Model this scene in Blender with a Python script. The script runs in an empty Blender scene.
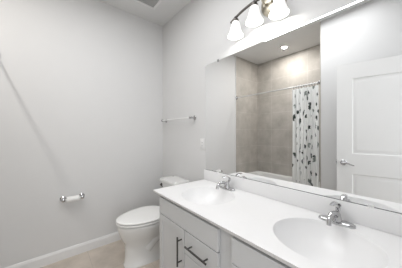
import bpy, bmesh, math, random
from mathutils import Vector, Matrix
random.seed(4)
PI = math.pi
scene = bpy.context.scene
C = scene.collection

# ------------------------------------------------------------------ camera, world, lights, exposure
CAM = Vector((2.322, -1.232, 1.26))
cam_data = bpy.data.cameras.new('camera')
cam = bpy.data.objects.new('camera', cam_data)
C.objects.link(cam)
cam_data.sensor_fit = 'HORIZONTAL'
cam_data.sensor_width = 36.0
cam_data.lens = 186.0 / 402.0 * 36.0
cam_data.shift_y = -0.5 / 402.0
cam_data.clip_start = 0.02
cam.location = CAM
YAW = math.radians(39.587)                                   # right of the -X direction
cam.rotation_euler = (PI / 2, 0, PI / 2 - YAW)
scene.camera = cam

scene.view_settings.view_transform = 'Standard'
scene.view_settings.look = 'None'
scene.view_settings.gamma = 1.0
scene.view_settings.use_curve_mapping = False
scene.view_settings.exposure = 0.08

world = bpy.data.worlds.new('world')
scene.world = world
world.use_nodes = True
world.node_tree.nodes['Background'].inputs[0].default_value = (0.95, 0.97, 1.0, 1)
world.node_tree.nodes['Background'].inputs[1].default_value = 0.6

BULB_W = 0.6          # each vanity bulb
CAN_W = 9.5          # recessed can over the tub
HALL_FILL_W = 27.0         # big soft fill added beyond the doorway
SHADE_E = 0.42
ROOM_FILL_W = 16.5         # added soft fill for the room


def area_light(name, loc, rot, size, power, color=(1, 1, 1), shape='RECTANGLE', size_y=None):
    d = bpy.data.lights.new(name, 'AREA')
    d.energy = power
    d.color = color
    d.shape = shape
    d.size = size
    if size_y:
        d.size_y = size_y
    o = bpy.data.objects.new(name, d)
    o.location = loc
    o.rotation_euler = rot
    C.objects.link(o)
    return o


# added fill standing in the hall behind the camera, shining in through the doorway
area_light('hall_fill', (3.55, -1.1, 1.45), (0, PI / 2, 0), 2.2, HALL_FILL_W, (0.975, 0.985, 1.0), 'RECTANGLE', 1.6)
# fill added under the room's ceiling for general brightness, with no fixture
area_light('ceiling_fill', (1.35, -0.98, 2.71), (0, 0, 0), 1.3, ROOM_FILL_W, (0.98, 0.988, 1.0), 'RECTANGLE', 0.9)


# ------------------------------------------------------------------ materials
def mat(name, color, rough=0.5, metal=0.0, spec=0.5, noise=0.0, nscale=8.0, bump=0.0, bscale=120.0, coat=0.0):
    m = bpy.data.materials.new(name)
    m.use_nodes = True
    nt = m.node_tree
    b = nt.nodes['Principled BSDF']
    b.inputs['Roughness'].default_value = rough
    b.inputs['Metallic'].default_value = metal
    b.inputs['Specular IOR Level'].default_value = spec
    b.inputs['Coat Weight'].default_value = coat
    tc = nt.nodes.new('ShaderNodeTexCoord')
    n = nt.nodes.new('ShaderNodeTexNoise')
    n.inputs['Scale'].default_value = nscale
    n.inputs['Detail'].default_value = 4
    nt.links.new(tc.outputs['Object'], n.inputs['Vector'])
    r = nt.nodes.new('ShaderNodeMix')
    r.data_type = 'RGBA'
    lo = [max(0, c * (1 - noise)) for c in color[:3]] + [1]
    hi = [min(1, c * (1 + noise)) for c in color[:3]] + [1]
    r.inputs['A'].default_value = lo
    r.inputs['B'].default_value = hi
    nt.links.new(n.outputs['Fac'], r.inputs['Factor'])
    nt.links.new(r.outputs['Result'], b.inputs['Base Color'])
    if bump:
        n2 = nt.nodes.new('ShaderNodeTexNoise')
        n2.inputs['Scale'].default_value = bscale
        nt.links.new(tc.outputs['Object'], n2.inputs['Vector'])
        bp = nt.nodes.new('ShaderNodeBump')
        bp.inputs['Strength'].default_value = bump
        bp.inputs['Distance'].default_value = 0.002
        nt.links.new(n2.outputs['Fac'], bp.inputs['Height'])
        nt.links.new(bp.outputs['Normal'], b.inputs['Normal'])
    return m


def emit_mat(name, color, strength):
    m = bpy.data.materials.new(name)
    m.use_nodes = True
    b = m.node_tree.nodes['Principled BSDF']
    b.inputs['Base Color'].default_value = (0.9, 0.9, 0.88, 1)
    b.inputs['Roughness'].default_value = 0.4
    b.inputs['Emission Color'].default_value = (*color, 1)
    b.inputs['Emission Strength'].default_value = strength
    return m


def tile_mat(name, c1, c2, grout, w, h, axis, rough=0.55, mortar=0.004, offset=0.0):
    """square tiles; axis says which object axes run along the wall"""
    m = bpy.data.materials.new(name)
    m.use_nodes = True
    nt = m.node_tree
    b = nt.nodes['Principled BSDF']
    b.inputs['Roughness'].default_value = rough
    tc = nt.nodes.new('ShaderNodeTexCoord')
    sep = nt.nodes.new('ShaderNodeSeparateXYZ')
    com = nt.nodes.new('ShaderNodeCombineXYZ')
    nt.links.new(tc.outputs['Object'], sep.inputs[0])
    nt.links.new(sep.outputs[axis[0]], com.inputs[0])
    nt.links.new(sep.outputs[axis[1]], com.inputs[1])
    br = nt.nodes.new('ShaderNodeTexBrick')
    br.offset = offset
    br.inputs['Scale'].default_value = 1.0
    br.inputs['Brick Width'].default_value = w
    br.inputs['Row Height'].default_value = h
    br.inputs['Mortar Size'].default_value = mortar
    br.inputs['Mortar Smooth'].default_value = 0.2
    br.inputs['Bias'].default_value = 0.0
    br.inputs['Color1'].default_value = (*c1, 1)
    br.inputs['Color2'].default_value = (*c2, 1)
    br.inputs['Mortar'].default_value = (*grout, 1)
    nt.links.new(com.outputs[0], br.inputs['Vector'])
    n = nt.nodes.new('ShaderNodeTexNoise')
    n.inputs['Scale'].default_value = 4.5
    n.inputs['Detail'].default_value = 6
    n.inputs['Roughness'].default_value = 0.6
    nt.links.new(tc.outputs['Object'], n.inputs['Vector'])
    ramp = nt.nodes.new('ShaderNodeValToRGB')
    ramp.color_ramp.elements[0].position = 0.3
    ramp.color_ramp.elements[0].color = (0.80, 0.79, 0.77, 1)
    ramp.color_ramp.elements[1].position = 0.7
    ramp.color_ramp.elements[1].color = (1.12, 1.11, 1.1, 1)
    nt.links.new(n.outputs['Fac'], ramp.inputs[0])
    mul = nt.nodes.new('ShaderNodeMix')
    mul.data_type = 'RGBA'
    mul.blend_type = 'MULTIPLY'
    mul.inputs['Factor'].default_value = 1
    nt.links.new(br.outputs['Color'], mul.inputs['A'])
    nt.links.new(ramp.outputs['Color'], mul.inputs['B'])
    nt.links.new(mul.outputs['Result'], b.inputs['Base Color'])
    return m


M = {}
M['wall'] = mat('wall_paint', (0.70, 0.70, 0.70), 0.75, noise=0.012, bump=0.05)
M['ceiling'] = mat('ceiling_paint', (0.74, 0.74, 0.735), 0.85, noise=0.01)
M['trim'] = mat('trim_paint', (0.80, 0.80, 0.80), 0.4, noise=0.01)
M['door'] = mat('door_paint', (0.80, 0.80, 0.795), 0.4, noise=0.01)
M['cabinet'] = mat('cabinet_paint', (0.62, 0.625, 0.63), 0.45, noise=0.012)
M['kick_grey'] = mat('toe_kick_grey', (0.30, 0.30, 0.30), 0.7)  # darker grey than the cabinet fronts, used on the toe kick
M['marble'] = mat('cultured_marble', (0.85, 0.85, 0.855), 0.3, noise=0.012, nscale=3, coat=0.1)
M['porcelain'] = mat('porcelain', (0.80, 0.80, 0.79), 0.12, noise=0.008, coat=0.5)
M['seat'] = mat('seat_plastic', (0.84, 0.84, 0.83), 0.25, noise=0.006)
M['chrome'] = mat('chrome', (0.56, 0.56, 0.57), 0.06, 1.0, noise=0.02)
M['bar_chrome'] = mat('towel_bar_satin', (0.88, 0.88, 0.88), 0.3, 0.2, noise=0.02)
M['rod'] = mat('rod_satin', (0.70, 0.70, 0.69), 0.35, 0.6, noise=0.02)
M['pull'] = mat('dark_pull_metal', (0.085, 0.083, 0.08), 0.35, 0.6, noise=0.04)
M['bronze'] = mat('dark_nickel', (0.10, 0.092, 0.085), 0.3, 0.8, noise=0.05)
M['nickel'] = mat('brushed_nickel', (0.50, 0.46, 0.38), 0.3, 1.0, noise=0.05)
M['plastic'] = mat('white_plastic', (0.80, 0.80, 0.795), 0.35, noise=0.005)
M['clip'] = mat('grey_clip', (0.22, 0.22, 0.22), 0.4)
M['dark'] = mat('dark_slot', (0.06, 0.06, 0.06), 0.6)
M['grille'] = mat('vent_grille', (0.42, 0.42, 0.415), 0.6)
M['roll'] = mat('white_roller', (0.88, 0.88, 0.87), 0.6)
M['hose'] = mat('braided_hose', (0.62, 0.62, 0.62), 0.4, 0.5, noise=0.1, nscale=80)
M['shade'] = emit_mat('lit_glass_shade', (1.0, 0.98, 0.95), SHADE_E)
M['lens'] = emit_mat('lit_lamp_lens', (1.0, 0.97, 0.93), 2.5)
M['mirror'] = mat('mirror_silver', (0.945, 0.95, 0.95), 0.0, 1.0)
M['mirror_edge'] = mat('mirror_edge_glass', (0.36, 0.38, 0.38), 0.2, 0.3)
M['tile_x'] = tile_mat('shower_tile_side', (0.48, 0.458, 0.428), (0.495, 0.472, 0.44), (0.575, 0.56, 0.535), 0.335, 0.335, (1, 2))
M['tile_y'] = tile_mat('shower_tile_back', (0.48, 0.458, 0.428), (0.495, 0.472, 0.44), (0.575, 0.56, 0.535), 0.335, 0.335, (0, 2))
M['floor'] = tile_mat('floor_tile', (0.56, 0.505, 0.445), (0.58, 0.52, 0.46), (0.47, 0.43, 0.385), 0.45, 0.45, (0, 1), 0.3, 0.003)
M['hall_floor'] = mat('hall_floor', (0.45, 0.40, 0.34), 0.5, noise=0.05)


# ------------------------------------------------------------------ mesh helpers
def nb():
    return bmesh.new()


def add_box(bm, lo, hi, bevel=0.0, seg=2):
    r = bmesh.ops.create_cube(bm, size=1.0)
    vs = r['verts']
    c = [(lo[i] + hi[i]) / 2 for i in range(3)]
    s = [abs(hi[i] - lo[i]) for i in range(3)]
    for v in vs:
        v.co = Vector([c[i] + v.co[i] * s[i] for i in range(3)])
    if bevel:
        es = set()
        for v in vs:
            es.update(v.link_edges)
        bmesh.ops.bevel(bm, geom=list(es), offset=bevel, segments=seg, affect='EDGES', profile=0.5, clamp_overlap=True)
    return bm


def add_loft(bm, rings, cap0=True, cap1=True, closed=True):
    """rings: equal-length lists of points, joined ring to ring"""
    vr = [[bm.verts.new(p) for p in r] for r in rings]
    n = len(vr[0])
    for a, b in zip(vr[:-1], vr[1:]):
        for i in range(n if closed else n - 1):
            j = (i + 1) % n
            bm.faces.new((a[i], a[j], b[j], b[i]))
    if cap0:
        bm.faces.new(list(reversed(vr[0])))
    if cap1:
        bm.faces.new(vr[-1])
    return vr


def add_lathe(bm, profile, axis_o, axis=(0, 0, 1), n=32, cap0=True, cap1=True):
    """profile: (radius, height along axis)"""
    q = Vector((0, 0, 1)).rotation_difference(Vector(axis).normalized())
    rings = []
    for r, h in profile:
        rings.append([Vector(axis_o) + q @ Vector((r * math.cos(2 * PI * i / n), r * math.sin(2 * PI * i / n), h)) for i in range(n)])
    return add_loft(bm, rings, cap0, cap1)


def add_tube(bm, pts, rad, n=12, cap=True):
    """tube through the points; rad may be a list, or a list of (ra, rb) pairs"""
    pts = [Vector(p) for p in pts]
    if not isinstance(rad, (list, tuple)):
        rad = [rad] * len(pts)
    rings = []
    up = None
    for i, p in enumerate(pts):
        if i == 0:
            t = pts[1] - p
        elif i == len(pts) - 1:
            t = p - pts[i - 1]
        else:
            t = (pts[i + 1] - p).normalized() + (p - pts[i - 1]).normalized()
        t.normalize()
        if up is None:
            up = Vector((0, 0, 1)) if abs(t.z) < 0.9 else Vector((1, 0, 0))
        a = t.cross(up).normalized()
        b = a.cross(t).normalized()
        up = b
        r = rad[i]
        ra, rb = r if isinstance(r, (list, tuple)) else (r, r)
        rings.append([p + a * ra * math.cos(2 * PI * k / n) + b * rb * math.sin(2 * PI * k / n) for k in range(n)])
    return add_loft(bm, rings, cap, cap)


def smooth_path(pts, k=6):
    pts = [Vector(p) for p in pts]
    P = [pts[0] * 2 - pts[1]] + pts + [pts[-1] * 2 - pts[-2]]
    out = []
    for i in range(1, len(P) - 2):
        for s in range(k):
            t = s / k
            p0, p1, p2, p3 = P[i - 1:i + 3]
            out.append(0.5 * ((2 * p1) + (p2 - p0) * t + (2 * p0 - 5 * p1 + 4 * p2 - p3) * t * t + (3 * p1 - p0 - 3 * p2 + p3) * t ** 3))
    out.append(pts[-1])
    return out


def obj(name, bm, m, parent=None, smooth=True, angle=35):
    """link a bmesh written in world coordinates as ONE mesh object (under its thing)"""
    if parent is not None:
        root = parent
        while root.parent is not None:
            root = root.parent
        bmesh.ops.transform(bm, matrix=root.matrix_basis.inverted(), verts=bm.verts)
    bmesh.ops.recalc_face_normals(bm, faces=bm.faces)
    me = bpy.data.meshes.new(name)
    bm.to_mesh(me)
    bm.free()
    ms = m if isinstance(m, (list, tuple)) else [m]
    for q in ms:
        me.materials.append(q)
    if smooth:
        me.polygons.foreach_set('use_smooth', [True] * len(me.polygons))
        me.set_sharp_from_angle(angle=math.radians(angle))
    o = bpy.data.objects.new(name, me)
    C.objects.link(o)
    if parent is not None:
        o.parent = parent
    return o


def tag(o, label, cat, group=None):
    o['label'] = label
    o['category'] = cat
    if group:
        o['group'] = group
    return o


def thing(name, label, cat, loc=(0, 0, 0), group=None):
    o = bpy.data.objects.new(name, None)
    C.objects.link(o)
    o.location = loc
    o.empty_display_size = 0.1
    return tag(o, label, cat, group)


def struct(name, bm, m, parent=None, smooth=False):
    o = obj(name, bm, m, parent, smooth)
    if parent is None:
        o['kind'] = 'structure'
    return o


def box(lo, hi, bevel=0.0, seg=2):
    return add_box(nb(), lo, hi, bevel, seg)


def copy_tree(root, loc, label):
    r = root.copy()
    C.objects.link(r)
    r.location = loc
    r['label'] = label
    for ch in list(root.children):
        c = ch.copy()
        C.objects.link(c)
        c.parent = r
        for g in list(ch.children):
            d = g.copy()
            C.objects.link(d)
            d.parent = c
    return r


# ------------------------------------------------------------------ the setting
H = 2.74
XR = 2.44             # wall with the doorway, just behind the camera
YF = -1.56            # wall with the tub alcove
YB = -2.28            # back of the alcove
XA = 1.44             # the alcove's right end
T = 0.10
DY0, DY1, DH = -1.505, -0.735, 2.05       # the doorway

struct('floor', box((-T, YB - T, -0.06), (XR + T, T, 0)), M['floor'])
struct('ceiling', box((-T, YB - T, H), (XR + T, T, H + 0.06)), M['ceiling'])
struct('wall_left', box((-T, YB - T, 0), (0, T, H)), M['wall'])
struct('wall_back', box((0, 0, 0), (XR + T, T, H)), M['wall'])
b = nb()
add_box(b, (XR, YF - T, 0), (XR + T, DY0, H))
add_box(b, (XR, DY1, 0), (XR + T, 0, H))
add_box(b, (XR, DY0, DH), (XR + T, DY1, H))
struct('wall_right', b, M['wall'])
struct('wall_front', box((XA, YF - T, 0), (XR, YF, H)), M['wall'])
struct('wall_alcove_back', box((0, YB - T, 0), (XA + T, YB, H)), M['wall'])
struct('wall_alcove_right', box((XA, YB, 0), (XA + T, YF - T, H)), M['wall'])
struct('wall_tile_left', box((0, YB, 0), (0.010, YF, H)), M['tile_x'])
struct('wall_tile_back', box((0.010, YB, 0), (XA - 0.010, YB + 0.010, H)), M['tile_y'])
struct('wall_tile_right', box((XA - 0.010, YB, 0), (XA, YF - 0.001, H)), M['tile_x'])
struct('trim_1', box((0, YF, 0.0), (0.012, YF + 0.010, H), 0.003), M['trim'])

# hall beyond the doorway
struct('floor_hall', box((XR + T, -2.4, -0.06), (4.2, 0.4, 0)), M['hall_floor'])
struct('ceiling_hall', box((XR + T, -2.4, H), (4.2, 0.4, H + 0.06)), M['ceiling'])
struct('wall_hall', box((4.2, -2.4, 0), (4.3, 0.4, H)), M['wall'])


def baseboard(name, axis, a0, a1, at, sgn):
    prof = [(0, 0), (0.013, 0), (0.013, 0.078), (0.009, 0.092), (0.006, 0.100), (0, 0.100)]
    bm = nb()
    rings = []
    for a in (a0, a1):
        if axis == 'y':
            rings.append([(at + sgn * p, a, z) for p, z in prof])
        else:
            rings.append([(a, at + sgn * p, z) for p, z in prof])
    add_loft(bm, rings)
    return struct(name, bm, M['trim'])


baseboard('baseboard_left', 'y', YF + 0.012, -0.0005, 0.0, 1)
baseboard('baseboard_back', 'x', 0.0135, 0.935, 0.0, -1)
baseboard('baseboard_front', 'x', XA + 0.002, XR - 0.001, YF, 1)

# door casing round the doorway (behind the camera)
b = nb()
for y0, y1 in ((DY0 - 0.055, DY0), (DY1, DY1 + 0.06)):
    add_box(b, (XR - 0.012, y0, 0), (XR - 0.0005, y1, DH + 0.06), 0.003)
add_box(b, (XR - 0.012, DY0, DH), (XR - 0.0005, DY1, DH + 0.06), 0.003)
struct('trim_2', b, M['trim'])

# ------------------------------------------------------------------ the open door (leaf swung into the room)
P0 = Vector((1.671, -1.339, 0))                       # free edge, on the face turned to the mirror
ang = math.atan2(-(1.453 - 1.339), 2.172 - 1.671)
LW, LT, LZ0, LZ1 = 0.745, 0.035, 0.012, 2.03
door = bpy.data.objects.new('door_1', None)
C.objects.link(door)
door['kind'] = 'structure'
door['label'] = 'white two-panel door standing open, seen in the mirror'
door.location = P0
door.rotation_euler = (0, 0, ang)
DM = Matrix.Translation(P0) @ Matrix.Rotation(ang, 4, 'Z')


def dobj(name, bm, m, parent=door, **k):
    bmesh.ops.recalc_face_normals(bm, faces=bm.faces)
    me = bpy.data.meshes.new(name)
    bm.to_mesh(me)
    bm.free()
    me.materials.append(m)
    me.polygons.foreach_set('use_smooth', [True] * len(me.polygons))
    me.set_sharp_from_angle(angle=math.radians(35))
    o = bpy.data.objects.new(name, me)
    C.objects.link(o)
    o.parent = parent
    return o


# local: x along the leaf from the free edge, y = 0 the face seen in the mirror, leaf at y in (-LT, 0)
pan = [(0.135, 0.62, 1.035, 1.868), (0.135, 0.62, 0.20, 0.815)]
b = nb()
xs = [0, 0.135, 0.62, LW]
zs = [LZ0, 0.20, 0.815, 1.035, 1.868, LZ1]
for yy, sg in ((0.0, -1), (-LT, 1)):
    vv = {}
    for i, x in enumerate(xs):
        for j, z in enumerate(zs):
            vv[i, j] = b.verts.new((x, yy, z))
    for i in range(3):
        for j in range(5):
            if i == 1 and j in (1, 3):
                x0, x1, z0, z1 = xs[1], xs[2], zs[j], zs[j + 1]
                ring = [vv[1, j], vv[2, j], vv[2, j + 1], vv[1, j + 1]]
                for ins, dep in ((0.010, 0.009), (0.026, 0.009), (0.040, 0.003), (0.046, 0.003)):
                    new = [b.verts.new((x, yy + sg * dep, z)) for x, z in
                           ((x0 + ins, z0 + ins), (x1 - ins, z0 + ins), (x1 - ins, z1 - ins), (x0 + ins, z1 - ins))]
                    for k in range(4):
                        b.faces.new((ring[k], ring[(k + 1) % 4], new[(k + 1) % 4], new[k]))
                    ring = new
                b.faces.new(ring)
            else:
                b.faces.new((vv[i, j], vv[i + 1, j], vv[i + 1, j + 1], vv[i, j + 1]))
for x in (0, LW):
    b.faces.new([b.verts.new(p) for p in ((x, 0, LZ0), (x, -LT, LZ0), (x, -LT, LZ1), (x, 0, LZ1))])
for z in (LZ0, LZ1):
    b.faces.new([b.verts.new(p) for p in ((0, 0, z), (LW, 0, z), (LW, -LT, z), (0, -LT, z))])
bmesh.ops.remove_doubles(b, verts=b.verts, dist=1e-5)
dobj('door_leaf', b, M['door'])
b = nb()
for sg, y0 in ((1, 0.0), (-1, -LT)):
    add_lathe(b, [(0.0, 0), (0.031, 0), (0.031, 0.006), (0.026, 0.011), (0.013, 0.013), (0.012, 0.042), (0.0, 0.046)], (0.060, y0, 0.935), (0, sg, 0), 24, False, False)
    yh = y0 + sg * 0.046
    pts = smooth_path([(0.052, yh, 0.936), (0.066, yh, 0.937), (0.095, yh + sg * 0.003, 0.932), (0.125, yh + sg * 0.002, 0.920), (0.152, yh, 0.912)])
    add_tube(b, pts, [(0.010 - 0.004 * i / len(pts), 0.011 - 0.005 * i / len(pts)) for i in range(len(pts))], 12)
dobj('handle', b, M['chrome'])
b = nb()
add_box(b, (-0.002, -0.029, 0.905), (0.001, -0.006, 0.965), 0.0005)
add_box(b, (-0.012, -0.024, 0.926), (0.0, -0.011, 0.944), 0.002)
dobj('latch', b, M['chrome'])
for z in (0.25, 1.02, 1.80):
    b = nb()
    add_lathe(b, [(0.0, 0), (0.006, 0), (0.006, 0.09), (0, 0.09)], (LW + 0.004, -LT - 0.004, z), (0, 0, 1), 12, False, False)
    dobj('hinge', b, M['chrome'])

# ------------------------------------------------------------------ vanity cabinets
YFR = -0.53           # face frame
YFF = -0.55           # faces of doors and drawers
ZT = 0.778            # under the countertop
CW = 0.742            # width of a cabinet


def bar_pull(parent, a, bb, out=0.034):
    """bar with two posts; a and bb are its ends on the door's face"""
    a = Vector(a)
    bb = Vector(bb)
    o = Vector((0, -out, 0))
    bm = nb()
    add_tube(bm, [a + o, bb + o], 0.0058, 12)
    d = (bb - a)
    for t in (0.13, 0.87):
        p = a + d * t
        add_tube(bm, [p, p + o], 0.0048, 10)
    return obj('bar_pull', bm, M['pull'], parent)


def shaker(x0, x1, z0, z1, st=0.045):
    bm = nb()
    outer = [(x0, z0), (x1, z0), (x1, z1), (x0, z1)]
    inner = [(x0 + st, z0 + st), (x1 - st, z0 + st), (x1 - st, z1 - st), (x0 + st, z1 - st)]
    yb = YFR
    A = [bm.verts.new((x, yb, z)) for x, z in outer]
    B = [bm.verts.new((x, YFF + 0.001, z)) for x, z in outer]
    B2 = [bm.verts.new((x + (0.001 if x == x0 else -0.001), YFF, z + (0.001 if z == z0 else -0.001))) for x, z in outer]
    Cc = [bm.verts.new((x, YFF, z)) for x, z in inner]
    D = [bm.verts.new((x, YFF + 0.007, z)) for x, z in inner]
    for p, q in ((A, B), (B, B2), (B2, Cc), (Cc, D)):
        for k in range(4):
            bm.faces.new((p[k], p[(k + 1) % 4], q[(k + 1) % 4], q[k]))
    bm.faces.new(D)
    bm.faces.new(list(reversed(A)))
    return bm


def slab(x0, x1, z0, z1):
    return box((x0, YFF, z0), (x1, YFR, z1), 0.0015, 1)


X0 = 0.945
cab = thing('vanity_cabinet', 'grey vanity cabinet beside the toilet, with dark vertical and horizontal bar pulls in view', 'cabinet', (X0, 0, 0), 'vanity cabinets')
b = nb()
x1 = X0 + CW
add_box(b, (X0, YFR, 0.09), (X0 + 0.018, -0.004, ZT))
add_box(b, (x1 - 0.018, YFR, 0.09), (x1, -0.004, ZT))
add_box(b, (X0 + 0.018, YFR, 0.09), (x1 - 0.018, -0.004, 0.108))
add_box(b, (X0 + 0.018, -0.012, 0.108), (x1 - 0.018, -0.004, ZT))
for z0, z1 in ((0.108, 0.13), (0.62, 0.65), (0.748, ZT)):                # face-frame rails
    add_box(b, (X0 + 0.018, YFR, z0), (x1 - 0.018, YFR + 0.02, z1))
for xa, xb in ((X0 + 0.018, X0 + 0.06), (1.310, 1.345), (x1 - 0.06, x1 - 0.018)):
    add_box(b, (xa, YFR + 0.0003, 0.13), (xb, YFR + 0.0197, 0.748))
obj('carcass', b, M['cabinet'], cab)
obj('toe_kick', box((X0, YFR + 0.06, 0), (x1, YFR + 0.078, 0.0895)), M['kick_grey'], cab)
FL, FR = 0.985, 1.632
obj('false_front', slab(FL, FR, 0.640, 0.760), M['cabinet'], cab)
dr = obj('door', shaker(FL, 1.323, 0.115, 0.634), M['cabinet'], cab)
bar_pull(dr, (1.298, YFF, 0.40), (1.298, YFF, 0.588))
for z0, z1 in ((0.492, 0.634), (0.306, 0.487), (0.115, 0.301)):
    dw = obj('drawer', slab(1.329, FR, z0, z1), M['cabinet'], cab)
    zm = (z0 + z1) / 2 if z0 < 0.4 else 0.566
    bar_pull(dw, (1.383, YFF, zm), (1.578, YFF, zm))
cab2 = copy_tree(cab, (X0 + CW, 0, 0), 'grey vanity cabinet nearest the camera, under the larger-looking sink, cut off by the picture edge')

# ------------------------------------------------------------------ countertop with two moulded basins
CX0, CX1, CY0, CY1, CZ, CT = 0.902, 2.438, -0.567, -0.001, 0.80, 0.021
top = thing('vanity_countertop', 'white cultured marble double vanity top with moulded oval basins and low backsplash', 'countertop', (CX0, 0, CZ - CT))
SINKS = [(1.275, -0.300), (2.032, -0.300)]
SA, SB, SD = 0.203, 0.190, 0.135
XM = (CX0 + CX1) / 2


def basin_z(r):
    """depth under the counter of a point at elliptical radius r (1 = rim)"""
    t = min(1.0, r)
    return -SD * (1 - t ** 2.3) ** 0.75 if t < 1 else 0.0


b = nb()
skin = nb()
for (sx, sy), (rx0, rx1) in zip(SINKS, ((CX0, XM), (XM, CX1))):
    angs = set(2 * PI * i / 72 for i in range(72))
    for cx_, cy_ in ((rx0, CY0), (rx1, CY0), (rx1, CY1), (rx0, CY1)):
        angs.add(math.atan2(cy_ - sy, cx_ - sx) % (2 * PI))
    angs = sorted(angs)

    def edge_pt(a):
        c, s = math.cos(a), math.sin(a)
        ts = []
        if abs(c) > 1e-9:
            ts.append(((rx1 if c > 0 else rx0) - sx) / c)
        if abs(s) > 1e-9:
            ts.append(((CY1 if s > 0 else CY0) - sy) / s)
        t = min(q for q in ts if q > 0)
        return (sx + c * t, sy + s * t)

    def ell(a, r):
        c, s = math.cos(a), math.sin(a)
        k = 1 / math.sqrt((c / SA) ** 2 + (s / SB) ** 2)
        return (sx + c * k * r, sy + s * k * r)
    rings = []
    for r in (0.12, 0.2, 0.3, 0.4, 0.5, 0.6, 0.7, 0.78, 0.85, 0.9, 0.94, 0.97, 0.985, 0.995):
        rings.append([(*ell(a, r), CZ + basin_z(r) - 0.002 * (r / 0.995) ** 8) for a in angs])
    rings.append([(*ell(a, 1.012), CZ - 0.0004) for a in angs])
    rings.append([(*ell(a, 1.03), CZ) for a in angs])
    out = []
    for a in angs:
        ex, ey = edge_pt(a)
        out.append((ex, ey, CZ))
    rings.append(out)
    add_loft(b, rings, True, False)
    rings2 = [[(p[0], p[1], p[2] - 0.012) for p in r] for r in rings[:-3]]
    add_loft(b, rings2, True, False)
# edges, the front one undercut, and the underside
def under(y):
    return y + 0.010 if y == CY0 else y


for (px, py), (qx, qy) in (((CX0, CY0), (CX1, CY0)), ((CX1, CY0), (CX1, CY1)), ((CX1, CY1), (CX0, CY1)), ((CX0, CY1), (CX0, CY0))):
    b.faces.new([b.verts.new(p) for p in ((px, py, CZ), (qx, qy, CZ), (qx, under(qy), CZ - CT), (px, under(py), CZ - CT))])
for xa, xb, ya, yb in ((CX0, CX1, CY0, -0.52), (CX0, CX1, -0.08, CY1), (CX0, 1.04, -0.52, -0.08), (XM - 0.12, XM + 0.12, -0.52, -0.08), (2.29, CX1, -0.52, -0.08)):
    b.faces.new([b.verts.new(p) for p in ((xa, under(ya), CZ - CT), (xb, under(ya), CZ - CT), (xb, yb, CZ - CT), (xa, yb, CZ - CT))])
bmesh.ops.remove_doubles(b, verts=b.verts, dist=1e-5)
ct = obj('slab', b, M['marble'], top, angle=40)
b = nb()
add_box(b, (CX0, -0.021, CZ), (CX1, CY1, 0.898), 0.003)
obj('backsplash', b, M['marble'], top)
for sx, sy in SINKS:
    b = nb()
    zz = CZ - SD
    add_lathe(b, [(0.0, 0.001), (0.026, 0.001), (0.028, 0.005), (0.022, 0.006), (0.019, 0.003), (0.017, 0.010), (0.0, 0.012)], (sx, sy, zz), (0, 0, 1), 24, False, False)
    obj('drain', b, M['chrome'], top)

# ------------------------------------------------------------------ faucets
FX, FY = 1.268, -0.080


def make_faucet():
    t = thing('faucet', 'chrome single-lever faucet behind the basin nearer the toilet', 'faucet', (FX, FY, CZ), 'vanity faucets')
    b = nb()
    n = 40
    prof = [(1.0, 0.0), (1.0, 0.006), (0.93, 0.011), (0.75, 0.014)]
    rings = []
    for k, h in prof:
        ring = []
        for i in range(n):
            a = 2 * PI * i / n
            c, s = math.cos(a), math.sin(a)
            ex = 0.081 * math.copysign(abs(c) ** 0.8, c)
            ey = 0.031 * math.copysign(abs(s) ** 0.8, s)
            ring.append((FX + ex * (1 - (1 - k) * 0.4), FY + ey * k, CZ + h))
        rings.append(ring)
    add_loft(b, rings)
    obj('deck_plate', b, M['chrome'], t)
    b = nb()
    add_lathe(b, [(0.027, 0.010), (0.025, 0.022), (0.020, 0.036), (0.0185, 0.048), (0.013, 0.058), (0.0, 0.061)], (FX, FY, CZ), (0, 0, 1), 28, False, False)
    obj('body', b, M['chrome'], t)
    b = nb()
    pts = smooth_path([(FX, FY - 0.008, CZ + 0.036), (FX, FY - 0.040, CZ + 0.058), (FX, FY - 0.075, CZ + 0.062), (FX, FY - 0.103, CZ + 0.048), (FX, FY - 0.112, CZ + 0.030)])
    L = len(pts)
    add_tube(b, pts, [(0.0145 - 0.003 * i / L, 0.0125 - 0.0015 * i / L) for i in range(L)], 16)
    sp = obj('spout', b, M['chrome'], t)
    b = nb()
    add_lathe(b, [(0.0095, 0), (0.0105, 0.004), (0.0105, 0.012), (0.008, 0.013), (0.0, 0.011)], (FX, FY - 0.112, CZ + 0.033), (0, -0.2, -1), 18, True, False)
    obj('aerator', b, M['chrome'], sp)
    # lever: a thin paddle rising behind the body and arching forward over it
    b = nb()
    pts = smooth_path([(FX, FY + 0.014, CZ + 0.046), (FX + 0.002, FY + 0.027, CZ + 0.070), (FX + 0.002, FY + 0.020, CZ + 0.093), (FX - 0.001, FY - 0.010, CZ + 0.104), (FX - 0.006, FY - 0.052, CZ + 0.100)])
    L = len(pts)
    add_tube(b, pts, [(0.010 + 0.005 * math.sin(PI * i / (L - 1)), 0.0045 - 0.0015 * i / L) for i in range(L)], 14)
    obj('lever', b, M['chrome'], t)
    b = nb()
    add_tube(b, [(FX, FY + 0.021, CZ + 0.012), (FX, FY + 0.021, CZ + 0.062)], 0.0025, 8)
    add_lathe(b, [(0.0, 0), (0.0055, 0.002), (0.006, 0.008), (0.0, 0.011)], (FX, FY + 0.021, CZ + 0.060), (0, 0, 1), 12, False, False)
    obj('drain_rod', b, M['chrome'], t)
    return t


fa = make_faucet()
copy_tree(fa, (2.026, FY, CZ), 'chrome single-lever faucet behind the basin nearest the camera')

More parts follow.
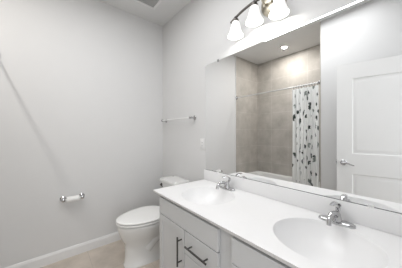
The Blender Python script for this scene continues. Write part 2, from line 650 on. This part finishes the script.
# ------------------------------------------------------------------ wall mirror
MX0, MX1, MZ0, MZ1 = 0.912, 2.425, 0.8985, 1.94
mir = thing('wall_mirror', 'large frameless wall mirror above the vanity backsplash', 'mirror', (MX0, -0.001, MZ0))
b = nb()
add_box(b, (MX0, -0.0065, MZ0), (MX1, -0.0008, MZ1))
for f in b.faces:
    f.material_index = 0 if f.normal.y < -0.5 else 1
obj('mirror_glass', b, [M['mirror'], M['mirror_edge']], mir, smooth=False)
obj('bottom_channel', box((MX0, -0.0085, MZ0 - 0.0003), (MX1, -0.0067, MZ0 + 0.0035)), M['clip'], mir)
for x, z, s in ((1.09, MZ1, 1), (2.24, MZ1, 1), (1.09, MZ0, -1), (2.15, MZ0, -1)):
    b = nb()
    if s > 0:
        add_box(b, (x - 0.010, -0.010, z - 0.012), (x + 0.010, -0.0067, z + 0.010), 0.0012)
        add_lathe(b, [(0.004, 0), (0.003, 0.002), (0.0, 0.0025)], (x, -0.010, z + 0.004), (0, -1, 0), 10, True, False)
        obj('mirror_clip', b, M['clip'], mir)
    else:
        add_box(b, (x - 0.012, -0.0105, z + 0.0002), (x + 0.012, -0.0068, z + 0.013), 0.0012)
        obj('mirror_clip', b, M['plastic'], mir)

# ------------------------------------------------------------------ vanity light
LXC, LZC, LY = 1.620, 2.190, -0.078
vl = thing('vanity_light', 'three-light vanity fixture with lit white bell shades on a dark arched bar above the mirror', 'wall lamp', (LXC, 0, LZC))
b = nb()
n = 48
rings = []
for k, yy in ((1.0, -0.0008), (1.0, -0.008), (0.93, -0.016), (0.72, -0.022), (0.4, -0.026), (0.1, -0.027)):
    rings.append([(LXC + 0.02 + 0.098 * k * math.cos(2 * PI * i / n), yy, LZC + 0.098 * k * math.sin(2 * PI * i / n)) for i in range(n)])
add_loft(b, rings)
obj('backplate', b, M['nickel'], vl)


def bar_z(x):
    return 2.212 - 1.0 * (x - 1.536) ** 2


b = nb()
xs = [1.308 + 0.456 * i / 40 for i in range(41)]
add_tube(b, [(x, LY, bar_z(x)) for x in xs], [(0.0065, 0.011)] * 41, 12)
obj('bar', b, M['bronze'], vl)
b = nb()
for dx in (-0.028, 0.028):
    add_tube(b, smooth_path([(LXC + dx * 0.6, -0.024, LZC - 0.01), (LXC + dx, -0.045, LZC - 0.016), (LXC + dx * 1.1, -0.068, LZC + 0.004), (LXC + dx * 1.1, LY, bar_z(LXC) - 0.002)]), 0.0065, 10)
obj('arm', b, M['nickel'], vl)
for lx in (1.357, 1.530, 1.716):
    zb = bar_z(lx)
    b = nb()
    add_lathe(b, [(0.009, 0.012), (0.016, -0.004), (0.024, -0.010), (0.026, -0.026), (0.024, -0.030)], (lx, LY, zb - 0.006), (0, 0, 1), 24, True, True)
    obj('socket_cup', b, M['bronze'], vl)
    b = nb()
    zt = zb - 0.030
    prof = [(0.0225, 0.0), (0.028, -0.008), (0.033, -0.024), (0.038, -0.046), (0.045, -0.072), (0.053, -0.095), (0.062, -0.112), (0.064, -0.117)]
    add_lathe(b, prof + [(0.061, -0.117), (0.059, -0.111), (0.050, -0.093), (0.042, -0.071), (0.035, -0.046), (0.030, -0.024), (0.020, -0.004)], (lx, LY, zt), (0, 0, 1), 36, False, False)
    sh = obj('glass_shade', b, M['shade'], vl, angle=60)
    b = nb()
    add_lathe(b, [(0.0, -0.078), (0.010, -0.076), (0.018, -0.069), (0.021, -0.058), (0.018, -0.045), (0.012, -0.034), (0.012, -0.004), (0.0, -0.004)], (lx, LY, zt), (0, 0, 1), 20, False, False)
    obj('bulb', b, M['lens'], sh)
    d = bpy.data.lights.new('bulb_light', 'POINT')
    d.energy = BULB_W
    d.color = (1.0, 0.975, 0.945)
    d.shadow_soft_size = 0.012
    o = bpy.data.objects.new('bulb_light', d)
    C.objects.link(o)
    o.parent = vl
    o.location = (lx - LXC, LY, zt - 0.096 - LZC)

# ------------------------------------------------------------------ toilet
TX = 0.50
toi = thing('toilet', 'white two-piece toilet with closed lid between the vanity and the left wall', 'toilet', (TX, 0, 0))


def egg(yf, yb, hw, z, n=48, sq=1.0, fwd=0.58):
    """egg outline with its narrow end at yf (towards the room); widest at fwd of the length from the front"""
    yc = yf + (yb - yf) * fwd
    pts = []
    for i in range(n):
        a = 2 * PI * i / n
        c, s = math.cos(a), math.sin(a)
        x = hw * math.copysign(abs(c) ** sq, c)
        y = yc + (yb - yc) * math.copysign(abs(s) ** sq, s) if s > 0 else yc + (yc - yf) * s
        pts.append((TX + x, y, z))
    return pts


b = nb()
add_loft(b, [egg(-0.672, -0.16, 0.118, 0.0, sq=0.75), egg(-0.672, -0.16, 0.118, 0.012, sq=0.75), egg(-0.664, -0.17, 0.110, 0.022, sq=0.75),
             egg(-0.660, -0.18, 0.100, 0.09, sq=0.8), egg(-0.660, -0.19, 0.098, 0.17, sq=0.8), egg(-0.668, -0.21, 0.110, 0.22, sq=0.85),
             egg(-0.696, -0.22, 0.140, 0.265, sq=0.9), egg(-0.716, -0.225, 0.166, 0.320, sq=0.95), egg(-0.726, -0.225, 0.180, 0.360),
             egg(-0.730, -0.225, 0.184, 0.385), egg(-0.730, -0.225, 0.183, 0.396), egg(-0.726, -0.229, 0.179, 0.400)])
obj('bowl', b, M['porcelain'], toi, angle=50)
# deck that carries the tank
b = nb()
add_box(b, (TX - 0.115, -0.27, 0.345), (TX + 0.115, -0.03, 0.398), 0.018, 3)
obj('tank_deck', b, M['porcelain'], toi)
# trapway bulging out of both sides at the back
b = nb()
for s in (-1, 1):
    add_tube(b, smooth_path([(TX + s * 0.060, -0.47, 0.13), (TX + s * 0.078, -0.38, 0.22), (TX + s * 0.078, -0.29, 0.24), (TX + s * 0.080, -0.22, 0.17), (TX + s * 0.080, -0.20, 0.06), (TX + s * 0.080, -0.20, 0.001)]), 0.048, 16)
obj('trapway', b, M['porcelain'], toi, angle=60)
# bolt caps
for s in (-1, 1):
    b = nb()
    add_lathe(b, [(0.015, 0.0), (0.015, 0.008), (0.009, 0.018), (0.0, 0.020)], (TX + s * 0.135, -0.33, 0.0), (0, 0, 1), 16, True, False)
    obj('bolt_cap', b, M['plastic'], toi)
b = nb()
add_loft(b, [egg(-0.712, -0.245, 0.163, 0.4005), egg(-0.716, -0.245, 0.167, 0.4075), egg(-0.738, -0.232, 0.189, 0.409), egg(-0.739, -0.231, 0.190, 0.419), egg(-0.733, -0.235, 0.184, 0.424)])
obj('seat', b, M['seat'], toi, angle=50)
b = nb()
add_loft(b, [egg(-0.712, -0.245, 0.163, 0.4245), egg(-0.714, -0.244, 0.165, 0.431), egg(-0.737, -0.232, 0.188, 0.4325), egg(-0.739, -0.231, 0.190, 0.441), egg(-0.731, -0.238, 0.184, 0.447),
             egg(-0.690, -0.265, 0.155, 0.4505), egg(-0.56, -0.35, 0.070, 0.452)])
obj('lid', b, M['seat'], toi, angle=50)
for s in (-1, 1):
    b = nb()
    add_box(b, (TX + s * 0.075 - 0.022, -0.262, 0.399), (TX + s * 0.075 + 0.022, -0.228, 0.432), 0.006)
    obj('seat_hinge', b, M['seat'], toi)


def rrect(hw, y0, y1, z, r=0.03, n=6):
    pts = []
    for cx_, cy_, a0 in ((TX + hw - r, y1 - r, 0), (TX - hw + r, y1 - r, PI / 2), (TX - hw + r, y0 + r, PI), (TX + hw - r, y0 + r, 1.5 * PI)):
        for i in range(n + 1):
            a = a0 + PI / 2 * i / n
            pts.append((cx_ + r * math.cos(a), cy_ + r * math.sin(a), z))
    return pts


b = nb()
add_loft(b, [rrect(0.135, -0.195, -0.035, 0.396), rrect(0.150, -0.203, -0.027, 0.420), rrect(0.158, -0.207, -0.024, 0.55), rrect(0.163, -0.211, -0.022, 0.708)])
tk = obj('tank', b, M['porcelain'], toi, angle=50)
b = nb()
add_loft(b, [rrect(0.168, -0.216, -0.018, 0.7085), rrect(0.173, -0.222, -0.014, 0.713), rrect(0.173, -0.222, -0.014, 0.732), rrect(0.168, -0.218, -0.018, 0.740), rrect(0.12, -0.18, -0.055, 0.742)])
obj('tank_lid', b, M['porcelain'], toi, angle=50)
b = nb()
add_lathe(b, [(0.0, 0), (0.013, 0), (0.013, 0.008), (0.007, 0.012), (0.007, 0.02), (0.0, 0.022)], (TX - 0.125, -0.2095, 0.675), (0, -1, 0), 16, False, False)
add_tube(b, smooth_path([(TX - 0.127, -0.228, 0.675), (TX - 0.105, -0.232, 0.672), (TX - 0.07, -0.232, 0.664)]), [(0.006, 0.005)] * 13, 10)
obj('flush_lever', b, M['bronze'], tk)
# water supply
val = thing('water_shutoff_valve', 'small chrome shutoff valve with braided hose on the wall behind the toilet', 'valve', (0.28, 0, 0.18))
b = nb()
add_lathe(b, [(0.0, 0.0005), (0.030, 0.0005), (0.028, 0.006), (0.010, 0.008), (0.009, 0.045), (0.013, 0.048), (0.013, 0.075), (0.0, 0.076)], (0.28, -0.0, 0.18), (0, -1, 0), 20, False, False)
obj('valve_body', b, M['chrome'], val)
b = nb()
add_lathe(b, [(0.0, 0), (0.019, 0.0), (0.021, 0.006), (0.019, 0.012), (0.0, 0.013)], (0.28, -0.078, 0.18), (0, -1, 0), 16, False, False)
obj('valve_handle', b, M['chrome'], val)
b = nb()
add_tube(b, smooth_path([(0.28, -0.060, 0.192), (0.28, -0.060, 0.24), (0.30, -0.07, 0.31), (0.37, -0.09, 0.355), (0.378, -0.10, 0.393)]), 0.006, 10)
obj('supply_hose', b, M['hose'], val)

# ------------------------------------------------------------------ toilet paper holder on the left wall
tp = thing('toilet_paper_holder', 'chrome toilet paper holder with a bare white roller on the left wall', 'toilet paper holder', (0, -1.028, 0.60))
for y in (-1.110, -0.952):
    b = nb()
    add_lathe(b, [(0.0, 0.0005), (0.027, 0.0005), (0.027, 0.006), (0.020, 0.012), (0.012, 0.018), (0.011, 0.044), (0.016, 0.048), (0.019, 0.060), (0.016, 0.072), (0.0, 0.077)], (0, y, 0.605), (1, 0, 0), 24, False, False)
    obj('post', b, M['chrome'], tp)
b = nb()
add_lathe(b, [(0.0, 0), (0.008, 0), (0.008, 0.012), (0.025, 0.015), (0.027, 0.018), (0.027, 0.116), (0.025, 0.119), (0.008, 0.122), (0.008, 0.134), (0.0, 0.134)], (0.060, -1.098, 0.605), (0, 1, 0), 24, False, False)
obj('roller', b, M['roll'], tp)

# ------------------------------------------------------------------ towel bar over the toilet
tb = thing('towel_bar', 'pale slim towel bar with chrome end posts on the wall above the toilet', 'towel bar', (0.40, 0, 1.43))
for x in (0.105, 0.728):
    b = nb()
    add_lathe(b, [(0.0, 0.0005), (0.025, 0.0005), (0.025, 0.006), (0.018, 0.012), (0.011, 0.016), (0.010, 0.046), (0.015, 0.052), (0.017, 0.062), (0.014, 0.072), (0.0, 0.077)], (x, 0, 1.43), (0, -1, 0), 24, False, False)
    obj('post', b, M['chrome'], tb)
b = nb()
add_tube(b, [(0.106, -0.062, 1.43), (0.727, -0.062, 1.43)], 0.0072, 14)
obj('rail', b, M['bar_chrome'], tb)

# ------------------------------------------------------------------ outlet beside the mirror
ol = thing('wall_outlet', 'white rectangular outlet plate on the wall left of the mirror', 'outlet', (0.860, 0, 1.150))
obj('cover_plate', box((0.825, -0.0065, 1.092), (0.895, -0.0005, 1.208), 0.003), M['plastic'], ol)
b = box((0.843, -0.0085, 1.116), (0.877, -0.0066, 1.184), 0.001)
rc = obj('receptacle', b, M['trim'], ol)
b = nb()
for z in (1.135, 1.167):
    add_box(b, (0.853, -0.0092, z - 0.006), (0.855, -0.0086, z + 0.006))
    add_box(b, (0.865, -0.0092, z - 0.005), (0.867, -0.0086, z + 0.005))
obj('slot', b, M['dark'], rc)

# ------------------------------------------------------------------ ceiling vent
vx0, vx1, vy1, vy0 = 0.268, 0.56, -0.252, -0.545
cv = thing('ceiling_vent', 'square white-framed exhaust grille in the ceiling', 'vent', ((vx0 + vx1) / 2, (vy0 + vy1) / 2, H))
b = nb()
w = 0.026
for lo, hi in (((vx0, vy0), (vx1, vy0 + w)), ((vx0, vy1 - w), (vx1, vy1)), ((vx0, vy0 + w), (vx0 + w, vy1 - w)), ((vx1 - w, vy0 + w), (vx1, vy1 - w))):
    add_box(b, (*lo, H - 0.014), (*hi, H - 0.0005), 0.002)
obj('frame', b, M['plastic'], cv)
obj('backing', box((vx0 + w, vy0 + w, H - 0.003), (vx1 - w, vy1 - w, H - 0.0005)), M['dark'], cv)
b = nb()
k = 9
for i in range(k):
    x = vx0 + w + (vx1 - vx0 - 2 * w) * (i + 0.5) / k
    v = [(x - 0.010, H - 0.011), (x - 0.008, H - 0.012), (x + 0.012, H - 0.005), (x + 0.010, H - 0.0035)]
    add_loft(b, [[(px, vy0 + w, pz) for px, pz in v], [(px, vy1 - w, pz) for px, pz in v]])
obj('louvre', b, M['grille'], cv)

# ------------------------------------------------------------------ bathtub
tub = thing('bathtub', 'white alcove bathtub below the tiled walls, seen in the mirror', 'bathtub', (0.72, -1.93, 0))
TX0, TX1, TY0, TY1, TZ = 0.011, XA - 0.011, YB + 0.011, -1.590, 0.47


def tubring(ins, z, r, lift=0.0, n=8):
    x0, x1, y0, y1 = TX0 + ins, TX1 - ins, TY0 + ins, TY1 - ins
    pts = []
    for cx_, cy_, a0 in ((x1 - r, y1 - r, 0), (x0 + r, y1 - r, PI / 2), (x0 + r, y0 + r, PI), (x1 - r, y0 + r, 1.5 * PI)):
        for i in range(n + 1):
            a = a0 + PI / 2 * i / n
            pts.append((cx_ + r * math.cos(a), cy_ + r * math.sin(a), z))
    return pts


b = nb()
add_loft(b, [tubring(0.0, 0.0, 0.004), tubring(0.0, TZ - 0.012, 0.004), tubring(0.003, TZ - 0.003, 0.006), tubring(0.010, TZ, 0.010), tubring(0.062, TZ, 0.09), tubring(0.072, TZ - 0.006, 0.10),
             tubring(0.080, TZ - 0.03, 0.11), tubring(0.105, 0.20, 0.12), tubring(0.135, 0.12, 0.12), tubring(0.19, 0.095, 0.10)])
obj('basin', b, M['porcelain'], tub, angle=50)
b = nb()
add_lathe(b, [(0.0, 0), (0.034, 0.0), (0.034, 0.004), (0.0, 0.006)], (TX1 - 0.2155, -1.93, 0.0985), (0, 0, 1), 20, False, False)
obj('drain', b, M['chrome'], tub)

# ------------------------------------------------------------------ shower rod and curtain
RY, RZ = -1.575, 1.94
rod = thing('shower_curtain_rod', 'straight pale shower rod spanning the tub alcove', 'curtain rod', (0.72, RY, RZ))
b = nb()
add_tube(b, [(0.012, RY, RZ), (XA - 0.012, RY, RZ)], 0.0105, 16)
obj('rail', b, M['rod'], rod)
for x, s in ((0.0105, 1), (XA - 0.0105, -1)):
    b = nb()
    add_lathe(b, [(0.0, 0), (0.033, 0), (0.033, 0.006), (0.020, 0.014), (0.015, 0.03), (0.0135, 0.03)], (x, RY, RZ), (s, 0, 0), 24, False, False)
    obj('flange', b, M['chrome'], rod)

KX0, KX1, KZ0, KZ1 = 1.075, 1.418, 0.16, 1.905
KY = -1.548
NF = 6.5              # folds
curt = thing('shower_curtain', 'white shower curtain with dark leaf sprigs, bunched at the right of the tub', 'shower curtain', (1.25, KY, KZ1))
random.seed(11)
CL = 1.15             # cloth width along the folds
sprigs = []
rows = 14
for r in range(rows):
    for k in range(6):
        sprigs.append(((k + 0.5 + random.uniform(-0.35, 0.35) + 0.5 * (r % 2)) * CL / 6, KZ0 + 0.03 + (r + 0.5 + random.uniform(-0.35, 0.35)) * (KZ1 - KZ0 - 0.05) / rows,
                       random.uniform(0, 2 * PI), random.uniform(0.75, 1.25), random.random()))
leaves = []
for (sx, sz, a, sc, tone) in sprigs:
    nl = random.choice((2, 3, 3, 4))
    for j in range(nl):
        aa = a + (j - (nl - 1) / 2) * 0.75 + random.uniform(-0.2, 0.2)
        ln = sc * random.uniform(0.026, 0.040)
        leaves.append((sx + math.cos(aa) * ln * 0.75, sz + math.sin(aa) * ln * 0.75, aa, ln, ln * random.uniform(0.32, 0.5), 1 if (tone + random.uniform(-.25, .25)) < 0.7 else 2))
cell = {}
for lf in leaves:
    for i in range(int((lf[0] - 0.05) / 0.05), int((lf[0] + 0.05) / 0.05) + 1):
        for j in range(int((lf[1] - 0.05) / 0.05), int((lf[1] + 0.05) / 0.05) + 1):
            cell.setdefault((i, j), []).append(lf)


def print_at(s, z):
    for lx, lz, a, ln, wd, tone in cell.get((int(s / 0.05), int(z / 0.05)), ()):
        dx, dz = s - lx, z - lz
        u = (dx * math.cos(a) + dz * math.sin(a)) / ln
        v = (-dx * math.sin(a) + dz * math.cos(a)) / wd
        if abs(u) < 1 and abs(v) < (1 - u * u):
            return tone
    return 0


M['cloth'] = mat('curtain_cloth', (0.80, 0.805, 0.79), 0.85, noise=0.02)
M['leaf_dark'] = mat('curtain_print_dark', (0.035, 0.045, 0.04), 0.85, noise=0.15)
M['leaf_grey'] = mat('curtain_print_grey', (0.22, 0.25, 0.23), 0.85, noise=0.15)
nu, nv = 230, 300
b = nb()
grid = []
for j in range(nv + 1):
    z = KZ0 + (KZ1 - KZ0) * j / nv
    tz = j / nv
    row = []
    for i in range(nu + 1):
        s = i / nu
        ph = s * NF * 2 * PI
        amp = 0.021 * (0.75 + 0.25 * math.sin(3.1 * s * PI + 1.0)) * (1.05 - 0.25 * tz)
        y = KY + amp * math.sin(ph + 0.35 * math.sin(2.2 * tz * PI + s * 4))
        x = KX0 + (KX1 - KX0) * (s + 0.012 * math.sin(2 * ph)) + 0.012 * (1 - tz) * math.sin(s * 7)
        x = KX0 + (min(x, KX1 + 0.004) - KX0) * (1.0 - 0.05 * tz * (1 - s))
        row.append(b.verts.new((x, y, z - (0.006 * (0.5 - 0.5 * math.cos(ph)) if j == nv else 0))))
    grid.append(row)
for j in range(nv):
    for i in range(nu):
        f = b.faces.new((grid[j][i], grid[j][i + 1], grid[j + 1][i + 1], grid[j + 1][i]))
        f.material_index = print_at((i + 0.5) / nu * CL, KZ0 + (KZ1 - KZ0) * (j + 0.5) / nv)
cl = obj('cloth', b, [M['cloth'], M['leaf_dark'], M['leaf_grey']], curt, angle=180)
sol = cl.modifiers.new('thickness', 'SOLIDIFY')
sol.thickness = 0.0012
for i in range(10):
    x = KX0 + 0.012 + (KX1 - KX0 - 0.03) * i / 9
    b = nb()
    pts = []
    for k in range(25):
        a = 2 * PI * k / 24
        pts.append((x + 0.003 * math.sin(a), RY + 0.006 + 0.021 * math.sin(a), RZ - 0.010 + 0.029 * math.cos(a)))
    add_tube(b, pts, 0.0022, 6, False)
    obj('ring', b, M['chrome'], curt)

# ------------------------------------------------------------------ recessed light over the tub
RLX, RLY = 0.78, -1.90
rl = thing('recessed_light', 'round lit recessed light in the ceiling over the bathtub', 'ceiling light', (RLX, RLY, H))
b = nb()
add_lathe(b, [(0.0345, -0.0005), (0.072, -0.0005), (0.074, -0.004), (0.068, -0.007), (0.037, -0.008), (0.0345, -0.0005)], (RLX, RLY, H), (0, 0, 1), 36, False, False)
obj('trim_ring', b, M['plastic'], rl)
b = nb()
add_lathe(b, [(0.0, -0.001), (0.034, -0.001), (0.034, -0.0055), (0.0, -0.0062)], (RLX, RLY, H), (0, 0, 1), 36, False, False)
obj('lens', b, M['lens'], rl)
o = area_light('recessed_beam', (0, 0, -0.012), (0, 0, 0), 0.075, CAN_W, (1.0, 0.96, 0.91), 'DISK')
o.parent = rl
